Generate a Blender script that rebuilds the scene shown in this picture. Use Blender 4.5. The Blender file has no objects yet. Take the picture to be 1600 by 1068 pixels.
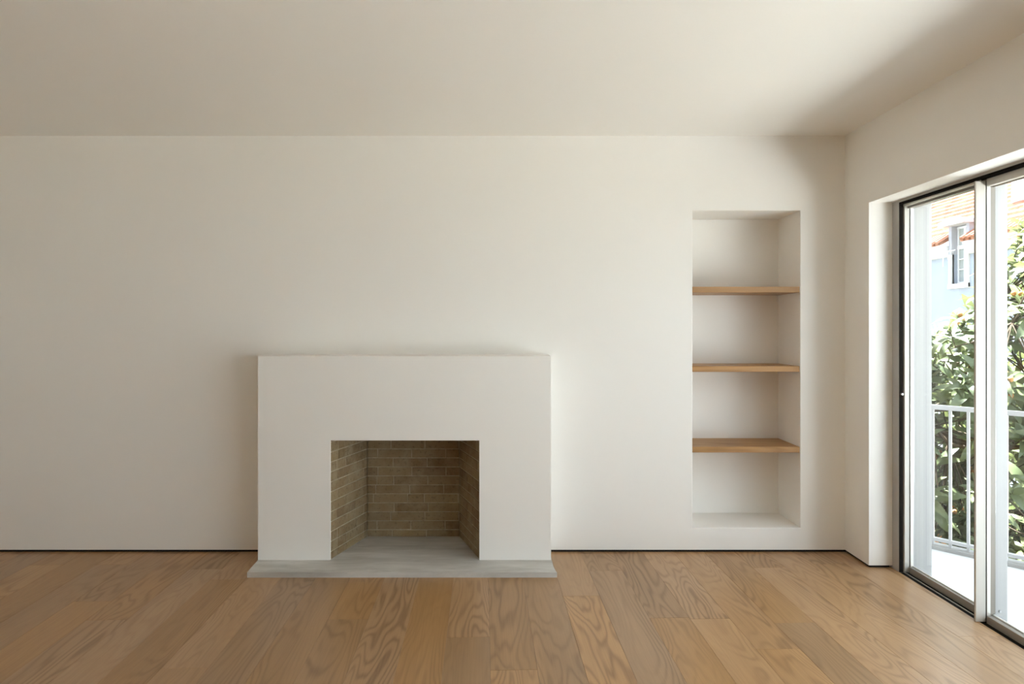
import bpy, bmesh, math, random
from mathutils import Vector, Matrix, noise

random.seed(7)
scene = bpy.context.scene
C = scene.collection
PI = math.pi

# ------------------------------------------------------------------ camera
CAM_H = 1.446
cam_d = bpy.data.cameras.new('camera')
cam_d.sensor_width = 36.0
cam_d.lens = 36.0 * 1067.0 / 1600.0
cam_d.shift_x = 5.0 / 1600.0
cam_d.shift_y = -20.0 / 1600.0
cam_d.clip_end = 300.0
cam = bpy.data.objects.new('camera', cam_d)
cam.location = (0.0, 0.0, CAM_H)
cam.rotation_euler = (PI / 2, 0.0, 0.0)
C.objects.link(cam)
scene.camera = cam

# ------------------------------------------------------------------ light
world = bpy.data.worlds.new('sky')
scene.world = world
world.use_nodes = True
bg = world.node_tree.nodes['Background']
bg.inputs[0].default_value = (0.78, 0.89, 1.0, 1.0)
bg.inputs[1].default_value = 1.12

sun_d = bpy.data.lights.new('sun', 'SUN')
sun_d.energy = 20.0
sun_d.angle = math.radians(0.6)
sun_d.color = (0.93, 0.975, 1.0)
sun = bpy.data.objects.new('sun', sun_d)
e = math.radians(66)
to_sun = Vector((-0.268 * math.cos(e), 0.963 * math.cos(e), math.sin(e)))
sun.rotation_euler = to_sun.to_track_quat('Z', 'Y').to_euler()
sun.location = (-4, -4, 12)
C.objects.link(sun)

# daylight portal in the glazed opening: it only guides the sampling of the sky
por_d = bpy.data.lights.new('window_portal', 'AREA')
por_d.shape = 'RECTANGLE'
por_d.size = 2.2
por_d.size_y = 5.36
por_d.cycles.is_portal = True
por = bpy.data.objects.new('window_portal', por_d)
por.location = (2.56, 1.385, 1.09)
por.rotation_euler = (0.0, PI / 2, 0.0)
C.objects.link(por)

vs = scene.view_settings
vs.view_transform = 'Standard'
vs.look = 'None'
vs.gamma = 1.0
vs.use_curve_mapping = False
vs.exposure = 2.09
cy = scene.cycles
cy.max_bounces = 12
cy.diffuse_bounces = 9
cy.glossy_bounces = 4
cy.transmission_bounces = 8
cy.transparent_max_bounces = 16
cy.sample_clamp_indirect = 8.0
cy.caustics_reflective = False
cy.caustics_refractive = False
cy.use_denoising = True

# ------------------------------------------------------------------ helpers
def mat(name, color=(0.8, 0.8, 0.8), rough=0.6, spec=0.3, metal=0.0):
    m = bpy.data.materials.new(name)
    m.use_nodes = True
    b = m.node_tree.nodes['Principled BSDF']
    b.inputs['Base Color'].default_value = (*color, 1)
    b.inputs['Roughness'].default_value = rough
    b.inputs['Specular IOR Level'].default_value = spec
    b.inputs['Metallic'].default_value = metal
    return m

class NT:
    """small node-tree shorthand"""
    def __init__(s, m):
        s.m = m; s.t = m.node_tree; s.b = s.t.nodes.get('Principled BSDF')
    def n(s, typ, **kw):
        nd = s.t.nodes.new(typ)
        for k, v in kw.items():
            if k in nd.inputs: nd.inputs[k].default_value = v
            else: setattr(nd, k, v)
        return nd
    def l(s, a, b): s.t.links.new(a, b)
    def math(s, op, a, b=None, c=None):
        nd = s.t.nodes.new('ShaderNodeMath'); nd.operation = op
        for i, v in enumerate((a, b, c)):
            if v is None: continue
            if hasattr(v, 'is_output'): s.l(v, nd.inputs[i])
            else: nd.inputs[i].default_value = v
        return nd.outputs[0]
    def vmul(s, v, k):
        nd = s.t.nodes.new('ShaderNodeVectorMath'); nd.operation = 'MULTIPLY'
        s.l(v, nd.inputs[0]); nd.inputs[1].default_value = k
        return nd.outputs[0]
    def vadd(s, a, b):
        nd = s.t.nodes.new('ShaderNodeVectorMath'); nd.operation = 'ADD'
        s.l(a, nd.inputs[0])
        if hasattr(b, 'is_output'): s.l(b, nd.inputs[1])
        else: nd.inputs[1].default_value = b
        return nd.outputs[0]
    def noise(s, vec, scale, detail=2.0, rough=0.5, dist=0.0):
        nd = s.t.nodes.new('ShaderNodeTexNoise')
        s.l(vec, nd.inputs['Vector'])
        nd.inputs['Scale'].default_value = scale
        nd.inputs['Detail'].default_value = detail
        nd.inputs['Roughness'].default_value = rough
        nd.inputs['Distortion'].default_value = dist
        return nd.outputs['Fac']
    def ramp(s, fac, stops):
        nd = s.t.nodes.new('ShaderNodeValToRGB')
        s.l(fac, nd.inputs[0])
        el = nd.color_ramp.elements
        while len(el) < len(stops): el.new(0.5)
        for k, (p, c) in enumerate(stops):
            el[k].position = p
            el[k].color = (*c, 1) if len(c) == 3 else c
        return nd.outputs[0]
    def mix(s, fac, a, b, typ='MIX'):
        nd = s.t.nodes.new('ShaderNodeMix'); nd.data_type = 'RGBA'; nd.blend_type = typ
        for v, i in ((fac, 0), (a, 6), (b, 7)):
            if hasattr(v, 'is_output'): s.l(v, nd.inputs[i])
            else: nd.inputs[i].default_value = v if i == 0 else (*v, 1)
        return nd.outputs[2]
    def bump(s, h, strength, dist):
        nd = s.t.nodes.new('ShaderNodeBump')
        s.l(h, nd.inputs['Height'])
        nd.inputs['Strength'].default_value = strength
        nd.inputs['Distance'].default_value = dist
        s.l(nd.outputs[0], s.b.inputs['Normal'])

def link(name, bm, m, parent=None, smooth=False):
    me = bpy.data.meshes.new(name)
    bmesh.ops.recalc_face_normals(bm, faces=bm.faces)
    bm.to_mesh(me); bm.free()
    me.materials.append(m)
    if smooth:
        for p in me.polygons: p.use_smooth = True
    o = bpy.data.objects.new(name, me)
    C.objects.link(o)
    if parent: o.parent = parent
    return o

def tag(o, label, cat, group=None, kind=None):
    o['label'] = label; o['category'] = cat
    if group: o['group'] = group
    if kind: o['kind'] = kind
    return o

def empty(name, loc=(0, 0, 0)):
    o = bpy.data.objects.new(name, None)
    o.location = loc; o.empty_display_size = 0.1
    C.objects.link(o)
    return o

def box(bm, x0, x1, y0, y1, z0, z1):
    v = [bm.verts.new((x, y, z)) for x in (x0, x1) for y in (y0, y1) for z in (z0, z1)]
    fs = [(0, 1, 3, 2), (4, 6, 7, 5), (0, 4, 5, 1), (2, 3, 7, 6), (0, 2, 6, 4), (1, 5, 7, 3)]
    return [bm.faces.new([v[i] for i in f]) for f in fs]

def boxes(*bs):
    bm = bmesh.new()
    for b in bs: box(bm, *b)
    return bm

def bevelled(bm, w, seg=2):
    bmesh.ops.bevel(bm, geom=list(bm.edges), offset=w, segments=seg, affect='EDGES', profile=0.5)
    return bm

def prism(bm, pts, fn0, fn1):
    """pts: outline; fn0/fn1 map an outline point to the two end positions"""
    a = [bm.verts.new(fn0(p)) for p in pts]
    b = [bm.verts.new(fn1(p)) for p in pts]
    n = len(pts)
    bm.faces.new(a); bm.faces.new(b[::-1])
    for i in range(n):
        bm.faces.new((a[i], b[i], b[(i + 1) % n], a[(i + 1) % n]))

def tube(bm, pts, rad, n=6):
    rings = []
    for i, p in enumerate(pts):
        d = (pts[min(i + 1, len(pts) - 1)] - pts[max(i - 1, 0)]).normalized()
        q = d.to_track_quat('Z', 'Y')
        r = rad[i] if isinstance(rad, (list, tuple)) else rad
        rings.append([bm.verts.new(p + q @ Vector((r * math.cos(2 * PI * k / n), r * math.sin(2 * PI * k / n), 0))) for k in range(n)])
    for a, b in zip(rings, rings[1:]):
        for k in range(n):
            bm.faces.new((a[k], a[(k + 1) % n], b[(k + 1) % n], b[k]))
    bm.faces.new(rings[0][::-1]); bm.faces.new(rings[-1])

# ------------------------------------------------------------------ materials
def make_plaster(name, color):
    m = mat(name, color, 0.85, 0.15)
    t = NT(m)
    co = t.n('ShaderNodeTexCoord').outputs['Object']
    a = t.noise(co, 1.3, 3.0)
    col = t.mix(t.math('MULTIPLY', a, 0.5), color, tuple(c * 0.965 for c in color))
    t.l(col, t.b.inputs['Base Color'])
    t.bump(t.noise(co, 14.0, 4.0, 0.6), 0.08, 0.004)
    return m

M_wall = make_plaster('white_paint', (0.90, 0.877, 0.832))
M_ceil = make_plaster('ceiling_paint', (0.90, 0.877, 0.832))
M_ext = make_plaster('exterior_render', (0.45, 0.435, 0.415))
M_gap = mat('dark_shadow_gap', (0.025, 0.02, 0.016), 0.8, 0.1)

def make_oak(name, light, dark, ring=19.0, use_y=True, rough=0.42, spec=0.4, tone=0.22):
    m = mat(name, light, rough, spec)
    t = NT(m)
    co = t.n('ShaderNodeTexCoord').outputs['Object']
    rnd = t.n('ShaderNodeObjectInfo').outputs['Random']
    cx = t.n('ShaderNodeCombineXYZ')
    t.l(t.math('MULTIPLY', rnd, 71.0), cx.inputs[0])
    t.l(t.math('MULTIPLY', rnd, 133.0), cx.inputs[1])
    t.l(t.math('MULTIPLY', rnd, 57.0), cx.inputs[2])
    stretch = (5.0, 0.85, 5.0) if use_y else (0.85, 5.0, 5.0)
    fine = (160.0, 3.2, 40.0) if use_y else (3.2, 160.0, 160.0)
    p = t.vadd(t.vmul(co, stretch), cx.outputs[0])
    field = t.noise(p, 1.0, 2.4, 0.40, 0.3)
    rings = t.math('SINE', t.math('MULTIPLY', field, ring * 2 * PI))
    rings = t.math('POWER', t.math('MULTIPLY_ADD', rings, 0.5, 0.5), 2.6)
    amp = t.ramp(t.noise(p, 0.55, 1.0), [(0.36, (0.12,) * 3), (0.66, (1, 1, 1))])
    rings = t.math('MULTIPLY', rings, amp)
    pf = t.vadd(t.vmul(co, fine), cx.outputs[0])
    fib = t.noise(pf, 1.0, 3.0, 0.6)
    wide = t.noise(t.vadd(t.vmul(co, (9.0, 0.8, 9.0) if use_y else (0.8, 9.0, 9.0)), cx.outputs[0]), 1.0, 2.0)
    k = t.math('ADD', t.math('MULTIPLY', rings, 0.42), t.math('MULTIPLY', fib, 0.40))
    k = t.math('ADD', k, t.math('MULTIPLY', wide, 0.36))
    col = t.mix(t.ramp(k, [(0.22, (0, 0, 0)), (0.95, (1, 1, 1))]), light, dark)
    hsv = t.n('ShaderNodeHueSaturation')
    t.l(col, hsv.inputs['Color'])
    wn = t.n('ShaderNodeTexWhiteNoise', noise_dimensions='1D')
    t.l(t.math('MULTIPLY', rnd, 913.7), wn.inputs['W'])
    t.l(t.math('MULTIPLY_ADD', wn.outputs['Value'], 2 * tone, 1.0 - tone), hsv.inputs['Value'])
    t.l(t.math('MULTIPLY_ADD', rnd, 0.16, 0.92), hsv.inputs['Saturation'])
    t.l(hsv.outputs[0], t.b.inputs['Base Color'])
    t.l(t.math('MULTIPLY_ADD', k, 0.12, rough - 0.05), t.b.inputs['Roughness'])
    t.bump(t.math('ADD', t.math('MULTIPLY', fib, 0.6), t.math('MULTIPLY', rings, -0.5)), 0.04, 0.001)
    return m

M_oak = make_oak('oak_floor', (0.44, 0.262, 0.122), (0.21, 0.110, 0.046), tone=0.15, rough=0.33, spec=0.55)
M_shelf = make_oak('shelf_oak', (0.46, 0.255, 0.095), (0.27, 0.13, 0.045), use_y=False, ring=8.0, tone=0.08)

def make_brick():
    m = mat('firebrick', (0.3, 0.22, 0.12), 0.9, 0.15)
    t = NT(m)
    co = t.n('ShaderNodeTexCoord').outputs['Object']
    rnd = t.n('ShaderNodeObjectInfo').outputs['Random']
    geo = t.n('ShaderNodeNewGeometry').outputs['Position']
    base = t.ramp(rnd, [(0.0, (0.21, 0.135, 0.068)), (0.35, (0.30, 0.215, 0.115)), (0.6, (0.25, 0.17, 0.085)), (0.85, (0.33, 0.24, 0.125)), (1.0, (0.20, 0.125, 0.068))])
    n1 = t.noise(geo, 9.0, 4.0, 0.6)
    n2 = t.noise(geo, 55.0, 3.0, 0.6)
    col = t.mix(t.ramp(n1, [(0.38, (0, 0, 0)), (0.72, (1, 1, 1))]), base, (0.36, 0.29, 0.18))
    col = t.mix(t.ramp(n2, [(0.30, (0.55,) * 3), (0.44, (0, 0, 0))]), col, (0.12, 0.08, 0.045))
    t.l(col, t.b.inputs['Base Color'])
    t.bump(t.noise(geo, 60.0, 4.0, 0.65), 0.5, 0.003)
    return m

M_brick = make_brick()

def make_noisy(name, c0, c1, scale, rough=0.85, bump=0.2, stretch=(1, 1, 1), spec=0.2):
    m = mat(name, c0, rough, spec)
    t = NT(m)
    geo = t.n('ShaderNodeNewGeometry').outputs['Position']
    p = t.vmul(geo, stretch)
    f = t.noise(p, scale, 5.0, 0.6, 0.3)
    t.l(t.ramp(f, [(0.32, c0), (0.68, c1)]), t.b.inputs['Base Color'])
    if bump: t.bump(t.noise(p, scale * 3, 4.0, 0.6), bump, 0.004)
    return m

M_mortar = make_noisy('pale_mortar', (0.38, 0.31, 0.20), (0.52, 0.44, 0.31), 30.0)
M_throat = mat('sooty_throat', (0.05, 0.04, 0.03), 0.9, 0.1)
M_slab = make_noisy('grey_stone', (0.45, 0.43, 0.39), (0.66, 0.64, 0.60), 5.0, 0.65, 0.15, (0.55, 2.4, 2.4), 0.3)
M_alu = mat('pale_aluminium', (0.62, 0.59, 0.53), 0.45, 0.5)
M_alu_dark = mat('bronze_grey_aluminium', (0.30, 0.265, 0.22), 0.40, 0.5)
M_alu_bright = mat('bright_aluminium', (0.82, 0.80, 0.74), 0.28, 0.6, 0.4)
M_steel = mat('steel', (0.55, 0.55, 0.54), 0.3, 0.5, 0.9)
M_black = mat('black_rubber', (0.014, 0.012, 0.010), 0.9, 0.05)
M_white_ext = mat('pale_grey_exterior_paint', (0.42, 0.407, 0.39), 0.5, 0.3)
M_rail = mat('white_railing_paint', (0.60, 0.59, 0.59), 0.4, 0.4)

def make_glass():
    m = bpy.data.materials.new('clear_glass')
    m.use_nodes = True
    t = m.node_tree
    t.nodes.clear()
    out = t.nodes.new('ShaderNodeOutputMaterial')
    mx = t.nodes.new('ShaderNodeMixShader')
    tr = t.nodes.new('ShaderNodeBsdfTransparent'); tr.inputs[0].default_value = (0.955, 0.97, 0.965, 1)
    gl = t.nodes.new('ShaderNodeBsdfGlossy'); gl.inputs['Roughness'].default_value = 0.0
    lw = t.nodes.new('ShaderNodeLayerWeight'); lw.inputs[0].default_value = 0.5      # Schlick reflectance of clear glass
    pw = t.nodes.new('ShaderNodeMath'); pw.operation = 'POWER'; pw.inputs[1].default_value = 5.0
    ma = t.nodes.new('ShaderNodeMath'); ma.operation = 'MULTIPLY_ADD'; ma.inputs[1].default_value = 0.96; ma.inputs[2].default_value = 0.04
    t.links.new(lw.outputs['Facing'], pw.inputs[0]); t.links.new(pw.outputs[0], ma.inputs[0])
    t.links.new(ma.outputs[0], mx.inputs[0])
    t.links.new(tr.outputs[0], mx.inputs[1])
    t.links.new(gl.outputs[0], mx.inputs[2])
    t.links.new(mx.outputs[0], out.inputs[0])
    return m

M_glass = make_glass()

# ================================================================== room shell
D = 4.433            # back wall plane
XR = 2.183           # inner face of the right wall
XL, YR = -4.35, -3.2 # left and rear walls
ZC = 2.70
NX0, NX1, NZ0, NZ1, ND = 1.192, 1.892, 0.158, 2.215, 0.36      # niche
FX0, FX1, FZ1 = -1.20, -0.07, 0.83                              # hole for the firebox
GAP = 0.015

def wall_back():
    bm = bmesh.new()
    xs = [XL - 0.3, FX0, FX1, NX0, NX1, XR + 0.30]
    zs = [GAP, NZ0, FZ1, NZ1, ZC + 0.2]
    # niche and firebox share grid lines, cells are welded
    V = {}
    def v(i, k):
        if (i, k) not in V: V[(i, k)] = bm.verts.new((xs[i], D, zs[k]))
        return V[(i, k)]
    for i in range(len(xs) - 1):
        for k in range(len(zs) - 1):
            if i == 3 and k in (1, 2): continue
            if i == 1 and k in (0, 1): continue
            bm.faces.new((v(i, k), v(i + 1, k), v(i + 1, k + 1), v(i, k + 1)))
    loop = [(3, 1), (4, 1), (4, 2), (4, 3), (3, 3), (3, 2)]
    back = {q: bm.verts.new((xs[q[0]], D + ND, zs[q[1]])) for q in loop}
    for a, b in zip(loop, loop[1:] + loop[:1]):
        bm.faces.new((V[a], V[b], back[b], back[a]))
    bm.faces.new([back[q] for q in loop])
    rim = []
    for ed in bm.edges:
        pts = [x.co for x in ed.verts]
        on = all(abs(p.y - D) < 1e-6 for p in pts)
        inside = all(NX0 - 1e-6 <= p.x <= NX1 + 1e-6 and NZ0 - 1e-6 <= p.z <= NZ1 + 1e-6 for p in pts)
        if on and inside and len(ed.link_faces) == 2:
            rim.append(ed)
    # only the real rim (one face in the wall plane, one in the niche)
    rim = [ed for ed in rim if any(abs(f.normal.y) < 0.5 for f in ed.link_faces)]
    bm.normal_update()
    rim = [ed for ed in bm.edges if ed in set(rim) or (len(ed.link_faces) == 2 and abs(abs(ed.link_faces[0].normal.y) - abs(ed.link_faces[1].normal.y)) > 0.5
           and all(abs(x.co.y - D) < 1e-6 for x in ed.verts))]
    bmesh.ops.bevel(bm, geom=rim, offset=0.004, segments=2, affect='EDGES', profile=0.5)
    # underside lip of the wall above the shadow gap, leaving the firebox free
    for x0, x1 in ((XL - 0.3, FX0), (FX1, XR + 0.3)):
        bm.faces.new([bm.verts.new(p) for p in ((x0, D, GAP), (x1, D, GAP), (x1, D + 0.05, GAP), (x0, D + 0.05, GAP))])
    o = link('wall_back', bm, M_wall)
    return tag(o, 'white plastered back wall with a tall shelved niche cut into it', 'wall', kind='structure')
wall_back()

bm = boxes((XL - 0.3, FX0, D + 0.012, D + 0.05, -0.012, 0.02), (FX1, XR + 0.25, D + 0.012, D + 0.05, -0.012, 0.02))
tag(link('baseboard_back', bm, M_gap), 'dark recessed shadow gap along the foot of the back wall', 'baseboard', kind='structure')

# right wall: inner layer and outer layer differ at the rebate that holds the glazing
Y_OPEN, Y_OPEN_B, Y_END = 4.14, 4.07, -1.30  # unseen near end of the opening lengthened to let in more daylight
Z_HEAD_A, Z_HEAD_B, Z_TOP = 2.213, 2.200, 12.0
X_MID, X_OUT = 2.325, 2.52
bm = bmesh.new()
box(bm, XR, X_MID, Y_OPEN, D, GAP, Z_HEAD_A)
box(bm, XR, X_MID, Y_END, D, Z_HEAD_A, ZC + 0.2)
box(bm, XR, X_MID, YR, Y_END, GAP, ZC + 0.2)
box(bm, X_MID, X_OUT, Y_OPEN_B, 14.0, -3.5, Z_HEAD_B)
box(bm, X_MID, X_OUT, YR - 4.0, 14.0, Z_HEAD_B, Z_TOP)  # unseen upper wall, made tall and long so its shadow covers the near terrace
box(bm, X_MID, X_OUT, YR - 4.0, Y_END, -3.5, Z_HEAD_B)
wr = link('wall_right', bm, M_wall)
wr.data.materials.append(M_ext)
for p in wr.data.polygons:
    if p.center.x > X_MID - 1e-4 and p.index >= 18: p.material_index = 1
tag(wr, 'white window wall with a deep reveal around the sliding glass door', 'wall', kind='structure')
bm = boxes((XR + 0.012, X_MID - 0.012, Y_OPEN + 0.012, D + 0.01, -0.012, 0.02), (XR + 0.012, X_MID - 0.012, YR, Y_END - 0.012, -0.012, 0.02))
tag(link('baseboard_right', bm, M_gap), 'dark recessed shadow gap under the white pier beside the glass door', 'baseboard', kind='structure')

tag(link('wall_left', boxes((XL - 0.2, XL, YR, D, 0, ZC + 0.1)), M_wall), 'plain white side wall opposite the glass door', 'wall', kind='structure')
tag(link('wall_rear', boxes((XL, XR, YR - 0.2, YR, 0, ZC + 0.1)), M_wall), 'plain white wall behind the viewpoint', 'wall', kind='structure')
tag(link('ceiling', boxes((XL - 0.3, XR + 0.05, YR - 0.2, D + 0.02, ZC, ZC + 0.25)), M_ceil), 'smooth white ceiling', 'ceiling', kind='structure')

# ------------------------------------------------------------------ oak floor
M_sub = mat('subfloor', (0.16, 0.10, 0.055), 0.9, 0.1)
floor = link('floor', boxes((XL - 0.3, X_MID + 0.002, YR - 0.1, D + 0.1, -0.10, -0.014)), M_sub)
tag(floor, 'oak plank floor laid towards the fireplace wall', 'floor', kind='structure')

def clip(poly, axis, lim, keep_less):
    out = []
    for i, a in enumerate(poly):
        b = poly[(i + 1) % len(poly)]
        ia = (a[axis] <= lim) == keep_less
        ib = (b[axis] <= lim) == keep_less
        if ia: out.append(a)
        if ia != ib:
            k = (lim - a[axis]) / (b[axis] - a[axis])
            out.append(tuple(a[j] + k * (b[j] - a[j]) for j in (0, 1)))
    return out

TH = math.atan(0.0375)                       # the planks run a little askew to the wall
ct, st = math.cos(TH), math.sin(TH)
def to_world(a, b): return (a * ct - b * st, a * st + b * ct)
def to_plank(x, y): return (x * ct + y * st, -x * st + y * ct)

def px_floor(px, py):
    y = 1067.0 * CAM_H / (py - 514.0)
    return ((px - 795.0) * y / 1067.0, y)
PW = 0.2005
a0 = to_plank(*px_floor(537.0, 1065.0))[0]   # left edge of plank column 0
joints = {2: (725, 995), 3: (805, 1046), -1: (455, 968), -4: (270, 1044), -5: (300, 906), 8: (1115, 966), 9: (1285, 1012),
          1: (640, 1100), 0: (575, 1120), 5: (950, 930), 6: (1020, 890), 11: (1290, 885), 4: (850, 1110)}
rp = random.Random(11)
for k in range(-21, 10 + 6):
    aL = a0 + k * PW
    L = 2.05
    if k in joints:
        off = to_plank(*px_floor(*joints[k]))[1]
    else:
        off = rp.uniform(0, L)
    n0 = math.floor((YR - 0.6 - off) / L)
    for j in range(n0, n0 + 6):
        b0, b1 = off + j * L, off + (j + 1) * L
        g = 0.0002
        rect = [to_world(a, b) for a, b in ((aL + g, b0 + g), (aL + PW - g, b0 + g), (aL + PW - g, b1 - g), (aL + g, b1 - g))]
        for ax, lim, less in ((0, X_MID + 0.001, True), (0, XL - 0.1, False), (1, D + 0.011, True), (1, YR - 0.05, False)):
            if rect: rect = clip(rect, ax, lim, less)
        if len(rect) < 3: continue
        loc = [to_plank(*p) for p in rect]
        ca, cb = aL + PW / 2, (b0 + b1) / 2
        loc = [(p[0] - ca, p[1] - cb) for p in loc]
        mx_ = sum(p[0] for p in loc) / len(loc); my_ = sum(p[1] for p in loc) / len(loc)
        bm = bmesh.new()
        def ring(z, ins):
            r = []
            for p in loc:
                dx = -ins if p[0] > mx_ else ins
                dy = -ins if p[1] > my_ else ins
                r.append(bm.verts.new((p[0] + dx, p[1] + dy, z)))
            return r
        r0, r1, r2 = ring(-0.014, 0), ring(-0.0008, 0), ring(0.0, 0.0008)
        nn = len(loc)
        for A, B in ((r0, r1), (r1, r2)):
            for i in range(nn): bm.faces.new((A[i], A[(i + 1) % nn], B[(i + 1) % nn], B[i]))
        bm.faces.new(r2)
        o = link('plank', bm, M_oak, floor)
        w = to_world(ca, cb)
        o.location = (w[0], w[1], 0.0)
        o.rotation_euler = (0, 0, TH)

# ================================================================== fireplace
BY = 4.187                                     # front of the chimney breast
SX0, SX1, SZ1 = -1.538, 0.259, 1.281
OX0, OX1, OZ1 = -1.095, -0.1805, 0.767
HZ = 0.0315
fp = empty('fireplace', ((SX0 + SX1) / 2, BY, 0))
tag(fp, 'low white plastered fireplace with a brick-lined firebox and grey stone hearth', 'fireplace')
def under(o, p):
    o.parent = p
    o.matrix_parent_inverse = Matrix.Translation(p.location).inverted()
    return o

bm = bmesh.new()
outline = [(SX0, HZ), (OX0, HZ), (OX0, OZ1), (OX1, OZ1), (OX1, HZ), (SX1, HZ), (SX1, SZ1), (SX0, SZ1)]
prism(bm, outline, lambda p: (p[0], BY, p[1]), lambda p: (p[0], D - 0.0005, p[1]))
bmesh.ops.bevel(bm, geom=[ed for ed in bm.edges if all(v.co.y < BY + 0.01 or v.co.z > SZ1 - 0.01 for v in ed.verts) and all(v.co.z > HZ + 0.001 for v in ed.verts)], offset=0.003, segments=1, affect='EDGES', profile=0.5)
s = under(link('surround', bm, M_wall), fp)
s['label'] = 'white plastered surround'

# hearth slab runs under the surround and into the firebox
HY = 3.977
bm = bmesh.new()
sl = [(SX0 + 0.002, D - 0.001), (SX0 + 0.001, BY), (SX0 + 0.010, HY + 0.015), (SX0 + 0.014, HY)]
n = 28
for i in range(1, n):
    x = SX0 + 0.014 + (SX1 + 0.022 - SX0 - 0.014) * i / n
    sl.append((x, HY + 0.0018 * noise.noise(Vector((x * 5, 0, 0)))))
sl += [(SX1 + 0.022, HY), (SX1 + 0.012, HY + 0.05), (SX1 + 0.006, HY + 0.11), (SX1 + 0.004, BY), (SX1 + 0.001, D - 0.001)]
prism(bm, sl, lambda p: (p[0], p[1], 0.0), lambda p: (p[0], p[1], HZ))
bmesh.ops.bevel(bm, geom=[ed for ed in bm.edges if all(v.co.z > HZ - 1e-4 for v in ed.verts)], offset=0.003, segments=2, affect='EDGES', profile=0.5)
h = under(link('hearth_slab', bm, M_slab), fp)
h['label'] = 'grey stone hearth slab'
bm = boxes((FX0, FX1, D - 0.001, 4.72, HZ - 0.03, HZ))
under(link('hearth_floor', bm, M_slab), fp)

# firebox lining
KY = 4.658
KX0, KX1 = -0.965, -0.338
TOPZ = 0.80
def panel_quad(bm, p0, p1, off, z0, z1, thick):
    """mortar backing behind a brick panel from p0 to p1 (plan), off = outward normal"""
    a0_, a1_ = Vector((*p0, 0)) + off * 0.0035, Vector((*p1, 0)) + off * 0.0035
    b0_, b1_ = a0_ + off * thick, a1_ + off * thick
    prism(bm, [a0_, a1_, b1_, b0_], lambda p: (p.x, p.y, z0), lambda p: (p.x, p.y, z1))
lin = bmesh.new()
panels = [
    # start, end (seen from inside, running along the panel), outward normal
    ((KX0, KY), (KX1, KY)),
    ((OX0 + 0.002, BY + 0.012), (KX0, KY)),
    ((KX1, KY), (OX1 - 0.002, BY + 0.012)),
]
pdat = []
for p0, p1 in panels:
    d = Vector((p1[0] - p0[0], p1[1] - p0[1], 0)); w = d.length; d.normalize()
    nrm = Vector((-d.y, d.x, 0))               # outward (away from the fire)
    pdat.append((Vector((*p0, 0)), d, nrm, w))
    panel_quad(lin, p0, p1, nrm, HZ - 0.01, TOPZ, 0.03)
box(lin, FX0 + 0.01, FX1 - 0.01, D + 0.0, 4.72, TOPZ, TOPZ + 0.03)
box(lin, FX0 + 0.002, FX1 - 0.002, 4.69, 4.72, 0.0, TOPZ + 0.03)
box(lin, FX0 + 0.002, FX0 + 0.012, D + 0.001, 4.72, 0.0, TOPZ + 0.03)
box(lin, FX1 - 0.012, FX1 - 0.002, D + 0.001, 4.72, 0.0, TOPZ + 0.03)
lining = under(link('firebox_lining', lin, M_mortar), fp)
lining['label'] = 'yellow-brown brick lining of the firebox'

brick_cache = {}
def brick_mesh(l, hgt):
    key = (round(l, 3), round(hgt, 3))
    if key not in brick_cache:
        bm = bmesh.new()
        t_, c = 0.026, 0.0022
        def rect(y, ins): return [bm.verts.new((x, y, z)) for x, z in ((ins, ins), (l - ins, ins), (l - ins, hgt - ins), (ins, hgt - ins))]
        a, b, f = rect(t_, 0), rect(c, 0), rect(0, c)
        for A, B in ((a, b), (b, f)):
            for i in range(4): bm.faces.new((A[i], A[(i + 1) % 4], B[(i + 1) % 4], B[i]))
        bm.faces.new(f)
        bmesh.ops.recalc_face_normals(bm, faces=bm.faces)
        me = bpy.data.meshes.new('brick'); bm.to_mesh(me); bm.free()
        me.materials.append(M_brick)
        brick_cache[key] = me
    return brick_cache[key]

rb = random.Random(5)
BL, BH, JT = 0.226, 0.0552, 0.006
fpi = Matrix.Translation(fp.location).inverted()
for pi_, (o0, d, nrm, w) in enumerate(pdat):
    z = HZ + 0.002
    row = 0
    while z < TOPZ - 0.01:
        hgt = 0.042 if row == 0 else BH
        hgt = min(hgt, TOPZ - z)
        u = -(BL + JT) * (0.5 if row % 2 else 0.0) - rb.uniform(0, 0.03) + (-0.13 if pi_ else -0.04)
        while u < w:
            l = BL if rb.random() > 0.22 else 0.108
            u0, u1 = max(u, 0.0015), min(u + l, w - 0.0015)
            u += l + JT
            if u1 - u0 < 0.018: continue
            o = bpy.data.objects.new('brick', brick_mesh(u1 - u0, hgt - 0.0))
            C.objects.link(o)
            pos = o0 + d * u0 + nrm * (rb.uniform(-0.0015, 0.002))
            ang = math.atan2(d.y, d.x) + rb.uniform(-0.006, 0.006)
            o.location = (pos.x, pos.y, z)
            o.rotation_euler = (0, rb.uniform(-0.004, 0.004), ang)
            o.parent = lining
        z += hgt + JT
        row += 1

# ================================================================== niche shelves
for zt, lab in ((1.722, 'topmost of the three oak shelves in the wall niche'),
                (1.206, 'middle one of the three oak shelves in the wall niche'),
                (0.682, 'lowest of the three oak shelves in the wall niche')):
    bm = boxes((NX0 + 0.0015, NX1 - 0.0015, D + 0.006, D + ND - 0.001, zt - 0.0375, zt))
    bevelled(bm, 0.0015, 1)
    o = link('niche_shelf', bm, M_shelf)
    cx_ = Vector(((NX0 + NX1) / 2, D, zt))
    for v in o.data.vertices: v.co -= cx_
    o.location = cx_
    tag(o, lab, 'shelf', 'oak shelves in the niche')

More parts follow.
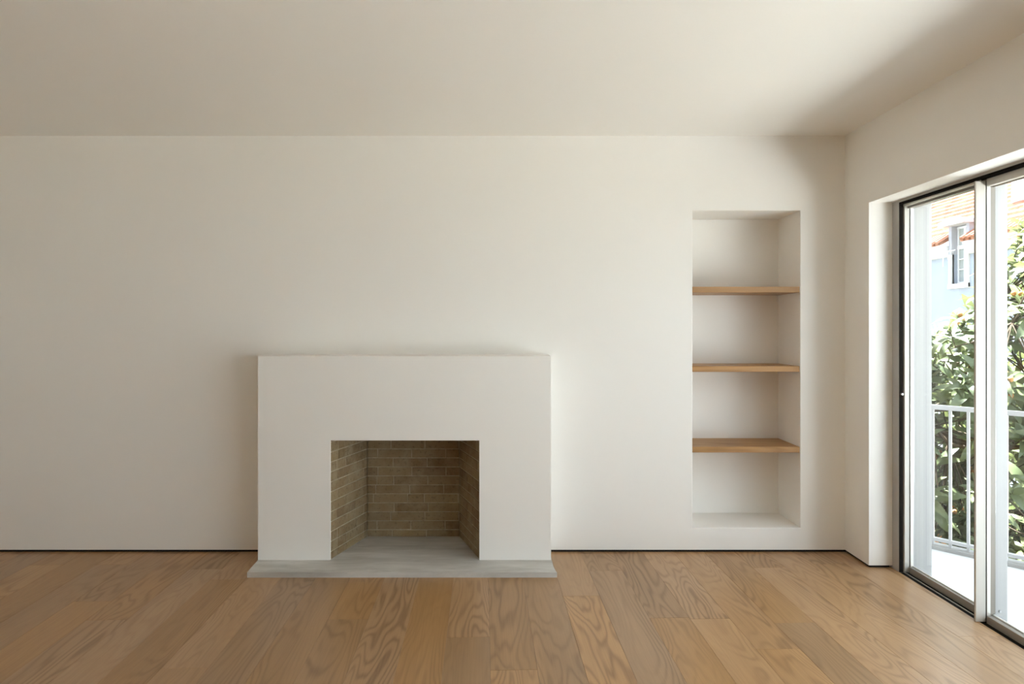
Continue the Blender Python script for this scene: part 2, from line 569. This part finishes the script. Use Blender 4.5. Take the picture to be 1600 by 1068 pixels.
# ================================================================== sliding glass door
win = empty('window_1', (2.36, 3.7, 0))
tag(win, 'sliding glass door with slim pale aluminium frames, opening to the balcony', 'glass door', kind='structure')
YF = Y_OPEN_B
def wpart(name, bm, m, parent=win, bev=0.0):
    if bev: bevelled(bm, bev, 1)
    o = link(name, bm, m)
    return under(o, parent)

wpart('jamb_channel', boxes((2.326, 2.347, YF - 0.004, YF, 0.0, 2.2)), M_black)
wpart('floor_track', boxes((2.3265, 2.404, Y_END, YF, -0.10, -0.003)), M_black)
wpart('track_rib', boxes((2.3535, 2.3565, 3.40, YF, -0.004, 0.002)), M_alu_bright)
wpart('threshold', boxes((2.404, X_OUT, Y_END, YF, -0.10, -0.035)), M_white_ext)
wpart('head_track', boxes((2.326, 2.405, Y_END, YF, 2.188, 2.2)), M_black)
wpart('head_rib', boxes((2.3475, 2.3525, 3.40, YF, 2.172, 2.188)), M_alu_bright)
# small steel latch pin on the jamb
bm = bmesh.new()
bmesh.ops.create_cone(bm, cap_ends=True, segments=12, radius1=0.008, radius2=0.006, depth=0.016,
                      matrix=Matrix.Translation((2.338, YF - 0.010, 1.06)) @ Matrix.Rotation(PI / 2, 4, 'X'))
wpart('latch_pin', bm, M_steel)

# outer sash, far leaf
def sash(name, y0, y1, inner):
    """inner leaves run on the room-side track; y1 is the far (meeting) stile"""
    if not inner:
        bm = boxes((2.352, 2.381, y1 - 0.012, y1 - 0.002, 0.006, 2.176))
        s_ = wpart(name, bm, M_alu, bev=0.0015)
        wpart('stile', boxes((2.3855, 2.403, y1 - 0.016, y1 - 0.002, 0.006, 2.176)), M_alu_bright, s_)
        wpart('seal', boxes((2.4032, 2.4075, y1 - 0.0035, y1 - 0.001, 0.006, 2.18)), M_black, s_)
        wpart('seal', boxes((2.381, 2.3855, y1 - 0.008, y1 - 0.002, 0.006, 2.176)), M_black, s_)
        wpart('bottom_rail', boxes((2.377, 2.403, y0, y1 - 0.016, -0.003, 0.036)), M_alu_dark, s_, 0.0015)
        wpart('glazing_bead', boxes((2.396, 2.404, y0, y1 - 0.016, 0.036, 0.042)), M_alu_bright, s_)
        wpart('top_rail', boxes((2.366, 2.403, y0, y1 - 0.016, 2.162, 2.188)), M_alu_dark, s_, 0.0015)
        wpart('stile', boxes((2.362, 2.403, y0, y0 + 0.014, 0.036, 2.162)), M_alu_dark, s_)
        wpart('pane', boxes((2.4080, 2.4150, y0 + 0.012, y1 - 0.004, 0.030, 2.180)), M_glass, s_)
    else:
        bm = boxes((2.306, 2.356, y1 - 0.014, y1 - 0.003, 0.002, 2.178))
        s_ = wpart(name, bm, M_alu, bev=0.0015)
        wpart('stile', boxes((2.3065, 2.3565, y1 - 0.003, y1, 0.002, 2.178)), M_alu_dark, s_)
        wpart('seal', boxes((2.3565, 2.3605, y1 - 0.012, y1, 0.002, 2.178)), M_black, s_)
        wpart('stile', boxes((2.3605, 2.377, y1 - 0.016, y1, 0.002, 2.178)), M_alu_bright, s_)
        wpart('spacer', boxes((2.377, 2.396, y1 - 0.012, y1, 0.002, 2.178)), M_steel_grey, s_)
        wpart('bottom_rail', boxes((2.3565, 2.386, y0, y1 - 0.017, -0.008, 0.034)), M_alu_dark, s_, 0.0015)
        wpart('glazing_bead', boxes((2.386, 2.396, y0, y1 - 0.017, 0.0, 0.040)), M_alu_bright, s_)
        wpart('top_rail', boxes((2.3565, 2.386, y0, y1 - 0.017, 2.150, 2.187)), M_alu, s_, 0.0015)
        wpart('glazing_bead', boxes((2.386, 2.396, y0, y1 - 0.017, 2.146, 2.186)), M_alu_dark, s_)
        wpart('pane', boxes((2.3965, 2.4035, y0, y1 - 0.002, 0.02, 2.16)), M_glass, s_)
    return s_
M_steel_grey = mat('grey_spacer', (0.36, 0.36, 0.36), 0.35, 0.5, 0.3)
sash('sash', 3.372, YF, False)
sash('sash', 2.06, 3.386, True)
sash('sash', 0.73, 2.074, True)
sash('sash', -0.60, 0.744, True)
sash('sash', Y_END, -0.586, True)

# white exterior posts behind the meeting stiles, with fixing bolts
for k, yp in enumerate((3.45, 2.13, 0.80)):
    po = wpart('exterior_post', boxes((2.425, X_OUT, yp, yp + 0.075, -0.035, 2.2)), M_white_ext, bev=0.002)
    for zz in (2.165, 0.022):
        bm = bmesh.new()
        bmesh.ops.create_cone(bm, cap_ends=True, segments=12, radius1=0.0065, radius2=0.0055, depth=0.006,
                              matrix=Matrix.Translation((2.456 if zz > 1 else 2.480, yp - 0.003, zz)) @ Matrix.Rotation(PI / 2, 4, 'X'))
        wpart('bolt', bm, M_steel, po)
    wpart('bracket', boxes((2.455, 2.515, yp - 0.030, yp, 2.186, 2.199)), M_alu_dark, po)

# ================================================================== balcony
ZB = -0.06
path = [Vector((2.535, 5.2225)), Vector((3.0, 4.64)), Vector((3.44, 4.09)), Vector((3.95, 3.53)), Vector((4.55, 2.98)), Vector((5.2, 2.35)),
        Vector((5.9, 1.6)), Vector((6.6, 0.7)), Vector((7.1, -0.6)), Vector((7.3, -2.0)), Vector((7.3, YR))]  # unseen near end widened to bounce more sunlight into the room
def smooth_path(ps, sub=8):
    out = []
    for i in range(len(ps) - 1):
        p0, p1, p2, p3 = ps[max(i - 1, 0)], ps[i], ps[i + 1], ps[min(i + 2, len(ps) - 1)]
        for s_ in range(sub):
            t = s_ / sub
            out.append(0.5 * ((2 * p1) + (-p0 + p2) * t + (2 * p0 - 5 * p1 + 4 * p2 - p3) * t * t + (-p0 + 3 * p1 - 3 * p2 + p3) * t ** 3))
    out.append(ps[-1])
    return out
rail = smooth_path(path)
M_terrace = make_noisy('pale_terrace', (0.64, 0.635, 0.625), (0.70, 0.69, 0.68), 3.0, 0.6, 0.05)
def offset(ps, dd):
    r = []
    for i, p in enumerate(ps):
        t = (ps[min(i + 1, len(ps) - 1)] - ps[max(i - 1, 0)]).normalized()
        r.append(p + Vector((-t.y, t.x)) * dd)
    return r
bm = bmesh.new()
out_e = offset(rail, 0.06)
pl = [(X_OUT, 5.3)] + [(p.x, p.y) for p in out_e] + [(X_OUT, YR)]
prism(bm, pl, lambda p: (p[0], p[1], ZB - 0.2), lambda p: (p[0], p[1], ZB))
tag(link('balcony_floor', bm, M_terrace), 'pale balcony floor outside the glass door', 'floor', kind='structure')
# kerb under the railing
def strip(bm, ps, d0, d1, z0, z1):
    A, B = offset(ps, d0), offset(ps, d1)
    rows = [[bm.verts.new((p.x, p.y, z)) for p in e_] for e_, z in ((A, z0), (A, z1), (B, z1), (B, z0))]
    for i in range(len(ps) - 1):
        for r_ in range(4):
            a, b = rows[r_], rows[(r_ + 1) % 4]
            bm.faces.new((a[i], b[i], b[i + 1], a[i + 1]))
    for i in (0, -1):
        bm.faces.new([r_[i] for r_ in rows])
bm = bmesh.new(); strip(bm, rail, -0.05, 0.06, ZB, ZB + 0.022)
tag(link('balcony_kerb', bm, M_white_ext), 'low white kerb under the balcony railing', 'kerb', kind='structure')

rl = empty('balcony_railing', (3.0, 4.64, ZB))
tag(rl, 'white metal balcony railing with slim vertical bars in front of the tree', 'railing')
bm = bmesh.new(); strip(bm, rail, -0.020, 0.020, 0.895, 0.925)
under(link('top_rail', bm, M_rail), rl)
bm = bmesh.new(); strip(bm, rail, -0.014, 0.014, -0.010, 0.012)
under(link('bottom_rail', bm, M_rail), rl)
bar_me = bpy.data.meshes.new('baluster')
bm = boxes((-0.008, 0.008, -0.008, 0.008, ZB + 0.02, 0.897)); bm.to_mesh(bar_me); bm.free(); bar_me.materials.append(M_rail)
acc = []
tot = 0.0
for i, p in enumerate(rail):
    if i: tot += (rail[i] - rail[i - 1]).length
    acc.append(tot)
s0 = (Vector((3.0, 4.64)) - rail[0]).length % 0.107
sd = s0
while sd < 5.6:
    i = next(k for k in range(1, len(acc)) if acc[k] >= sd)
    t = (sd - acc[i - 1]) / (acc[i] - acc[i - 1])
    p = rail[i - 1].lerp(rail[i], t)
    dd = rail[i] - rail[i - 1]
    o = bpy.data.objects.new('baluster', bar_me); C.objects.link(o)
    o.location = (p.x, p.y, 0); o.rotation_euler = (0, 0, math.atan2(dd.y, dd.x))
    under(o, rl)
    sd += 0.107

# ================================================================== garden and tree
GZ = -3.5
M_ground = make_noisy('garden_soil', (0.10, 0.08, 0.05), (0.17, 0.15, 0.08), 1.2)
tag(link('ground', boxes((X_OUT, 60, -20, 80, GZ - 0.3, GZ)), M_ground), 'garden ground below the balcony', 'ground', kind='structure')

def make_leaf_mat():
    m = bpy.data.materials.new('loquat_leaf'); m.use_nodes = True
    t = NT(m)
    geo = t.n('ShaderNodeNewGeometry')
    f = t.noise(geo.outputs['Position'], 3.5, 2.0)
    col = t.ramp(f, [(0.30, (0.065, 0.09, 0.045)), (0.50, (0.115, 0.145, 0.065)), (0.70, (0.19, 0.21, 0.10))])
    under_ = t.mix(geo.outputs['Backfacing'], col, (0.20, 0.20, 0.13))
    t.l(under_, t.b.inputs['Base Color'])
    t.b.inputs['Roughness'].default_value = 0.38
    t.b.inputs['Specular IOR Level'].default_value = 0.55
    tr = t.n('ShaderNodeBsdfTranslucent')
    t.l(t.mix(0.5, col, (0.28, 0.32, 0.10)), tr.inputs[0])
    mx = t.n('ShaderNodeMixShader'); mx.inputs[0].default_value = 0.22
    t.l(t.b.outputs[0], mx.inputs[1]); t.l(tr.outputs[0], mx.inputs[2])
    t.l(mx.outputs[0], t.t.nodes['Material Output'].inputs[0])
    return m
M_leaf = make_leaf_mat()
M_bark = make_noisy('brown_bark', (0.06, 0.045, 0.03), (0.12, 0.09, 0.06), 9.0, 0.9, 0.4, (3, 3, 0.6))
M_fruit = make_noisy('ripe_orange_fruit', (0.48, 0.20, 0.07), (0.62, 0.33, 0.13), 12.0, 0.5, 0.0)

def leaf_geo(L, W, bend, fold, wav):
    n = 7
    rows = []
    x = z = 0.0; ang = 0.25
    for i in range(n + 1):
        t = i / n
        w = W * 0.5 * (math.sin(PI * min(1.0, t ** 0.85 * 0.985 + 0.012)) ** 0.8) if 0 < i < n else W * 0.04
        ww = wav * (1 if i % 2 else -1) * 0.03
        rows.append([(x, -w, z + fold * w + ww * w), (x, 0.0, z), (x, w, z + fold * w - ww * w)])
        x += L / n * math.cos(ang); z += L / n * math.sin(ang); ang -= bend / n
    vs_ = [p for r in rows for p in r]
    fs_ = []
    for i in range(n):
        for k in (0, 1):
            fs_.append((i * 3 + k, (i + 1) * 3 + k, (i + 1) * 3 + k + 1, i * 3 + k + 1))
    return vs_, fs_
LEAVES = [leaf_geo(1.0, 0.27, 1.5, 0.35, 1.0), leaf_geo(1.0, 0.30, 1.0, 0.25, 1.4), leaf_geo(1.0, 0.25, 2.1, 0.45, 0.8)]
leaf_me = []
for g in LEAVES:
    me = bpy.data.meshes.new('leaf'); me.from_pydata(g[0], [], g[1]); me.materials.append(M_leaf)
    for p in me.polygons: p.use_smooth = True
    leaf_me.append(me)

def img(p):
    return (795 + 1067 * p.x / p.y, 514 - 1067 * (p.z - CAM_H) / p.y)

def grow_tree(name, label, base, crown, n_ros, seed, keep, n_single, fruit=0, leaf_len=(0.20, 0.32)):
    r = random.Random(seed)
    tr_ = empty(name, base)
    tag(tr_, label, 'tree', 'trees beyond the balcony')
    bx_, by_, bz_ = base
    c = Vector(crown[0]); rad = Vector(crown[1])
    top = Vector((c.x, c.y, c.z + rad.z * 0.45))
    tpts = [Vector((bx_, by_, bz_)).lerp(top, k / 7) + Vector((r.uniform(-.06, .06), r.uniform(-.06, .06), 0)) for k in range(8)]
    bm = bmesh.new(); tube(bm, tpts, [0.085 - 0.009 * k for k in range(8)], 8)
    under(link('trunk', bm, M_bark, smooth=True), tr_)
    nodes = [tpts[k] for k in (4, 5, 6, 7)]
    for k in range(14):
        ph = k * 2.4 + r.uniform(-.3, .3); zz = r.uniform(-0.75, 0.7)
        end = c + Vector((math.cos(ph) * rad.x * .72, math.sin(ph) * rad.y * .72, zz * rad.z))
        st_ = min(tpts, key=lambda q: abs(q.z - (end.z - 0.7)))
        mid = st_.lerp(end, .5) + Vector((r.uniform(-.1, .1), r.uniform(-.1, .1), -.12))
        pts = [st_, st_.lerp(mid, .5), mid, mid.lerp(end, .5) + Vector((0, 0, .03)), end]
        bm = bmesh.new(); tube(bm, pts, [.026, .022, .018, .014, .010], 6)
        under(link('branch', bm, M_bark, smooth=True), tr_)
        nodes += pts[1:]
    tw = bmesh.new()
    mats, fr = [], []
    tries = 0; made = 0
    while made < n_ros and tries < n_ros * 40:
        tries += 1
        v = Vector((r.gauss(0, 1), r.gauss(0, 1), r.gauss(0, 1))).normalized()
        k = r.uniform(0.35, 1.0) ** 0.6
        p = c + Vector((v.x * rad.x * k, v.y * rad.y * k, v.z * rad.z * k))
        if not keep(p, r): continue
        made += 1
        axis = (Vector((v.x, v.y, max(v.z, -0.25) + 0.75)) + Vector((r.uniform(-.4, .4), r.uniform(-.4, .4), r.uniform(-.2, .3)))).normalized()
        nd = min(nodes, key=lambda q: (q - p).length)
        st_ = p - axis * 0.16
        tube(tw, [nd, nd.lerp(st_, .6) + Vector((0, 0, -.03)), st_, p], [.008, .007, .006, .005], 5)
        q = axis.to_track_quat('Z', 'Y')
        nl = r.randint(8, 12)
        for j in range(nl):
            phi = j * 2.399 + r.uniform(-.25, .25)
            tilt = math.radians(25 + 75 * (j / nl) + r.uniform(-10, 14))
            L = r.uniform(*leaf_len) * (0.7 + 0.4 * j / nl)
            dirv = q @ Vector((math.sin(tilt) * math.cos(phi), math.sin(tilt) * math.sin(phi), math.cos(tilt)))
            side = dirv.cross(axis)
            if side.length < 1e-3: side = Vector((1, 0, 0))
            side.normalize(); up = side.cross(dirv).normalized()
            rot = Matrix((dirv, -side, up)).transposed().to_4x4() @ Matrix.Rotation(r.uniform(-.35, .35), 4, 'X')
            if rot.determinant() < 0: rot = rot @ Matrix.Scale(-1, 4, (0, 1, 0))
            pos = p - axis * (0.10 * j / nl)
            mats.append((Matrix.Translation(pos) @ rot @ Matrix.Scale(L, 4), r.randrange(3)))
        if fruit and r.random() < fruit:
            for _ in range(r.randint(3, 6)):
                fr.append(p + Vector((r.uniform(-.06, .06), r.uniform(-.06, .06), r.uniform(-.02, .09))))
    under(link('twigs', tw, M_bark, smooth=True), tr_)['kind'] = 'stuff'
    def score(mm):
        p = mm[0].translation
        x, y = img(p)
        inside = (1450 < x < 1528 or 1568 < x < 1612) and 250 < y < 890
        return (0 if inside else 1, p.length)
    mats.sort(key=score)
    inv = Matrix.Translation(tr_.location).inverted()
    for mw, k in mats[:n_single]:
        o = bpy.data.objects.new('leaf', leaf_me[k]); C.objects.link(o)
        o.matrix_world = mw; o.parent = tr_; o.matrix_parent_inverse = inv
    vs_, fs_ = [], []
    for mw, k in mats[n_single:]:
        b = len(vs_)
        vs_ += [tuple(mw @ Vector(p)) for p in LEAVES[k][0]]
        fs_ += [tuple(i + b for i in f) for f in LEAVES[k][1]]
    if vs_:
        me = bpy.data.meshes.new('foliage'); me.from_pydata(vs_, [], fs_); me.materials.append(M_leaf)
        for p in me.polygons: p.use_smooth = True
        o = bpy.data.objects.new('foliage', me); C.objects.link(o); o['kind'] = 'stuff'
        under(o, tr_)
    if fr:
        bm = bmesh.new(); bmesh.ops.create_icosphere(bm, subdivisions=2, radius=0.021, matrix=Matrix.Diagonal((1, 1, 1.2, 1)))
        me = bpy.data.meshes.new('fruit'); bm.to_mesh(me); bm.free(); me.materials.append(M_fruit)
        for p in me.polygons: p.use_smooth = True
        for p in fr:
            o = bpy.data.objects.new('fruit', me); C.objects.link(o); o.location = p
            o.parent = tr_; o.matrix_parent_inverse = inv
    return tr_

def keep_front(p, r):
    x, y = img(p)
    # the crown leaves the house visible above a slanting outline
    if x < 1530:
        lim = 505 - max(0, x - 1475) * 0.75 + (45 if 1452 < x < 1482 else 0)
    else:
        lim = 470 - (x - 1530) * 1.7
    if y < lim: return False
    if p.y < 5.55 or p.x - 3.0 < -0.8 * (p.y - 4.64) + 0.55: return False
    return True
grow_tree('loquat_tree', 'large-leaved loquat tree with orange fruit close behind the balcony railing', (5.2, 7.5, GZ),
          ((4.75, 6.75, 0.75), (1.55, 1.15, 2.1)), 480, 21, keep_front, 300, fruit=0.22)
def keep_back(p, r):
    x, y = img(p)
    return y > 560
grow_tree('evergreen_tree', 'dark shaded evergreen tree standing behind the loquat', (6.6, 9.6, GZ),
          ((6.5, 9.3, -0.6), (2.6, 1.4, 3.0)), 620, 33, keep_back, 0)

# ================================================================== blue house
M_blue = make_noisy('pale_blue_render', (0.27, 0.305, 0.37), (0.29, 0.325, 0.39), 0.8, 0.9, 0.05)
M_trim = mat('white_house_trim', (0.60, 0.60, 0.61), 0.6, 0.3)
M_dorm = mat('lilac_grey_with_shade', (0.36, 0.36, 0.40), 0.8, 0.2)  # grey hood and frames; on the dormer cheeks this lilac-grey is painted shade
M_tile = make_noisy('terracotta_tile', (0.22, 0.085, 0.05), (0.32, 0.17, 0.11), 2.0, 0.85, 0.1)
M_wpane = mat('dull_window_glass', (0.30, 0.32, 0.31), 0.15, 0.5)
HX = 14.0
ho = empty('house', (HX, 20, GZ))
tag(ho, 'pale blue house with white cornice, tiled roof and tall white window', 'house')
def hp(name, bm, m, parent=ho): return under(link(name, bm, m), parent)
WY0, WY1, WZ0, WZ1 = 20.86, 21.55, 2.86, 4.66     # window opening in the facade
bm = bmesh.new()
for yy0, yy1, z0, z1 in ((4, WY0, GZ, 3.8), (WY1, 42, GZ, 3.8), (WY0, WY1, GZ, WZ0)):
    box(bm, HX, HX + 0.4, yy0, yy1, z0, z1)
box(bm, HX + 0.4, HX + 9, 4, 42, GZ, 3.8)
hp('facade', bm, M_blue)
bm = boxes((HX - 0.16, HX + 0.3, 4, 20.70, 3.74, 4.02), (HX - 0.16, HX + 0.3, 21.72, 42, 3.74, 4.02),
           (HX - 0.26, HX + 0.3, 4, 20.70, 4.02, 4.10), (HX - 0.26, HX + 0.3, 21.72, 42, 4.02, 4.10))
hp('cornice', bm, M_trim)
# tiled roof: stepped courses climbing away from the eave
rise = 0.62
nc = 17
for k in range(nc):
    x0 = HX - 0.30 + k * 0.36; z0 = 4.10 + (x0 - HX + 0.30) * rise
    bm = bmesh.new()
    prism(bm, [(x0, z0 + 0.0), (x0, z0 + 0.115), (x0 + 0.42, z0 + 0.42 * rise + 0.01), (x0 + 0.42, z0 + 0.42 * rise - 0.04)],
          lambda p: (p[0], 4, p[1]), lambda p: (p[0], 20.72 if k < 5 else 42, p[1]))
    if k < 5:
        prism(bm, [(x0, z0 + 0.0), (x0, z0 + 0.115), (x0 + 0.42, z0 + 0.42 * rise + 0.01), (x0 + 0.42, z0 + 0.42 * rise - 0.04)],
              lambda p: (p[0], 21.70, p[1]), lambda p: (p[0], 42, p[1]))
    hp('roof_course', bm, M_tile)
# row of round eave tiles
bm = bmesh.new()
y = 4.0
while y < 42:
    if not 20.6 < y < 21.75:
        tube(bm, [Vector((HX - 0.38, y, 4.16)), Vector((HX + 0.10, y, 4.16 + 0.48 * rise))], 0.075, 6)
    y += 0.24
hp('eave_tile_row', bm, M_tile)['kind'] = 'stuff'

# tall window that breaks through the eave
wn_ = empty('house_window', (HX, WY0, WZ0)); under(wn_, ho); wn_.name = 'window'
def wp(name, bm, m): return hp_window(name, bm, m)
def hp_window(name, bm, m):
    o = link(name, bm, m)
    o.parent = wn_
    bpy.context.view_layer.update()
    o.matrix_parent_inverse = Matrix.Translation((HX, WY0, WZ0)).inverted()
    return o
wp('surround', boxes((HX - 0.05, HX + 0.05, WY1, WY1 + 0.13, WZ0 - 0.12, 3.8), (HX - 0.05, HX + 0.05, WY0 - 0.13, WY0, WZ0 - 0.12, 3.8),
                     (HX - 0.08, HX + 0.12, WY0 - 0.13, WY1 + 0.13, WZ0 - 0.14, WZ0)), M_trim)
wp('dormer_cheek', boxes((HX - 0.03, HX + 2.0, WY1, WY1 + 0.14, 3.8, WZ1 + 0.02), (HX - 0.03, HX + 2.0, WY0 - 0.14, WY0, 3.8, WZ1 + 0.02)), M_dorm)
bm = bmesh.new()
prism(bm, [(WY0 - 0.26, WZ1 + 0.02), (WY1 + 0.26, WZ1 + 0.02), (WY1 + 0.26, WZ1 + 0.15), ((WY0 + WY1) / 2, WZ1 + 0.27), (WY0 - 0.26, WZ1 + 0.15)],
      lambda p: (HX - 0.30, p[0], p[1]), lambda p: (HX + 2.2, p[0], p[1]))
wp('dormer_hood', bm, M_dorm)
fx = HX + 0.16
bars = []
for y0_, y1_ in ((WY0, WY0 + 0.06), (WY1 - 0.06, WY1), ((WY0 + WY1) / 2 - 0.05, (WY0 + WY1) / 2 + 0.05)):
    bars.append((fx, fx + 0.06, y0_, y1_, WZ0, WZ1))
for zz, hh in ((WZ0, .07), (3.30, .03), (3.62, .03), (3.95, .12), (WZ1 - .07, .07)):
    bars.append((fx - 0.01, fx + 0.06, WY0, WY1, zz, zz + hh))
wp('frame', boxes(*bars), M_trim)
for y0_, y1_ in ((WY0 + .06, (WY0 + WY1) / 2 - .05), ((WY0 + WY1) / 2 + .05, WY1 - .06)):
    for z0, z1 in ((WZ0 + .07, 3.30), (3.33, 3.62), (3.65, 3.95), (4.07, WZ1 - .07)):
        wp('pane', boxes((fx + .03, fx + .04, y0_, y1_, z0, z1)), M_wpane)
# little drying rack outside the window
wp('rack', boxes((HX - 0.34, HX - 0.32, WY0 + .05, WY1 - .05, 3.86, 3.88), (HX - 0.34, HX - 0.32, WY1 - .07, WY1 - .05, 3.42, 3.88),
                 (HX - 0.34, HX - 0.32, WY1 - .30, WY1 - .28, 3.62, 3.88), (HX - 0.34, HX, WY1 - .07, WY1 - .05, 3.86, 3.88)), M_trim)

# second dormer higher on the roof, seen through the near leaf
d2 = empty('roof_dormer', (15.2, 18.4, 4.9)); under(d2, ho); d2.name = 'dormer'
def dp(name, bm, m):
    o = link(name, bm, m); o.parent = d2
    o.matrix_parent_inverse = Matrix.Translation((15.2, 18.4, 4.9)).inverted()
dp('dormer_wall', boxes((15.6, 18.0, 20.0, 21.2, 4.4, 6.1)), M_trim)
dp('dormer_roof', boxes((15.4, 18.2, 19.85, 21.35, 6.1, 6.24)), M_tile)
dp('dormer_window', boxes((15.56, 15.6, 20.3, 20.9, 5.2, 5.9)), M_dorm)
dp('dormer_pane', boxes((15.55, 15.565, 20.37, 20.83, 5.27, 5.83)), M_wpane)

# pale building on the skyline
wb = empty('apartment_building', (26, 30, GZ))
tag(wb, 'plain white building rising behind the tiled roof of the blue house', 'building')
under(link('walls', boxes((26, 40, 24, 60, GZ, 13)), M_trim), wb)
under(link('roof_edge', boxes((25.8, 40.2, 23.8, 60.2, 13, 13.3)), M_dorm), wb)
for yk in range(6):
    for zk in (5.6, 8.4, 11.0):
        y0_ = 26 + yk * 5.2
        w_ = under(link('window', boxes((25.94, 26.0, y0_, y0_ + 1.3, zk, zk + 1.6)), M_dorm), wb)
        g_ = link('pane', boxes((25.92, 25.945, y0_ + .12, y0_ + 1.18, zk + .12, zk + 1.48)), M_wpane)
        g_.parent = w_
bpy.context.view_layer.update()
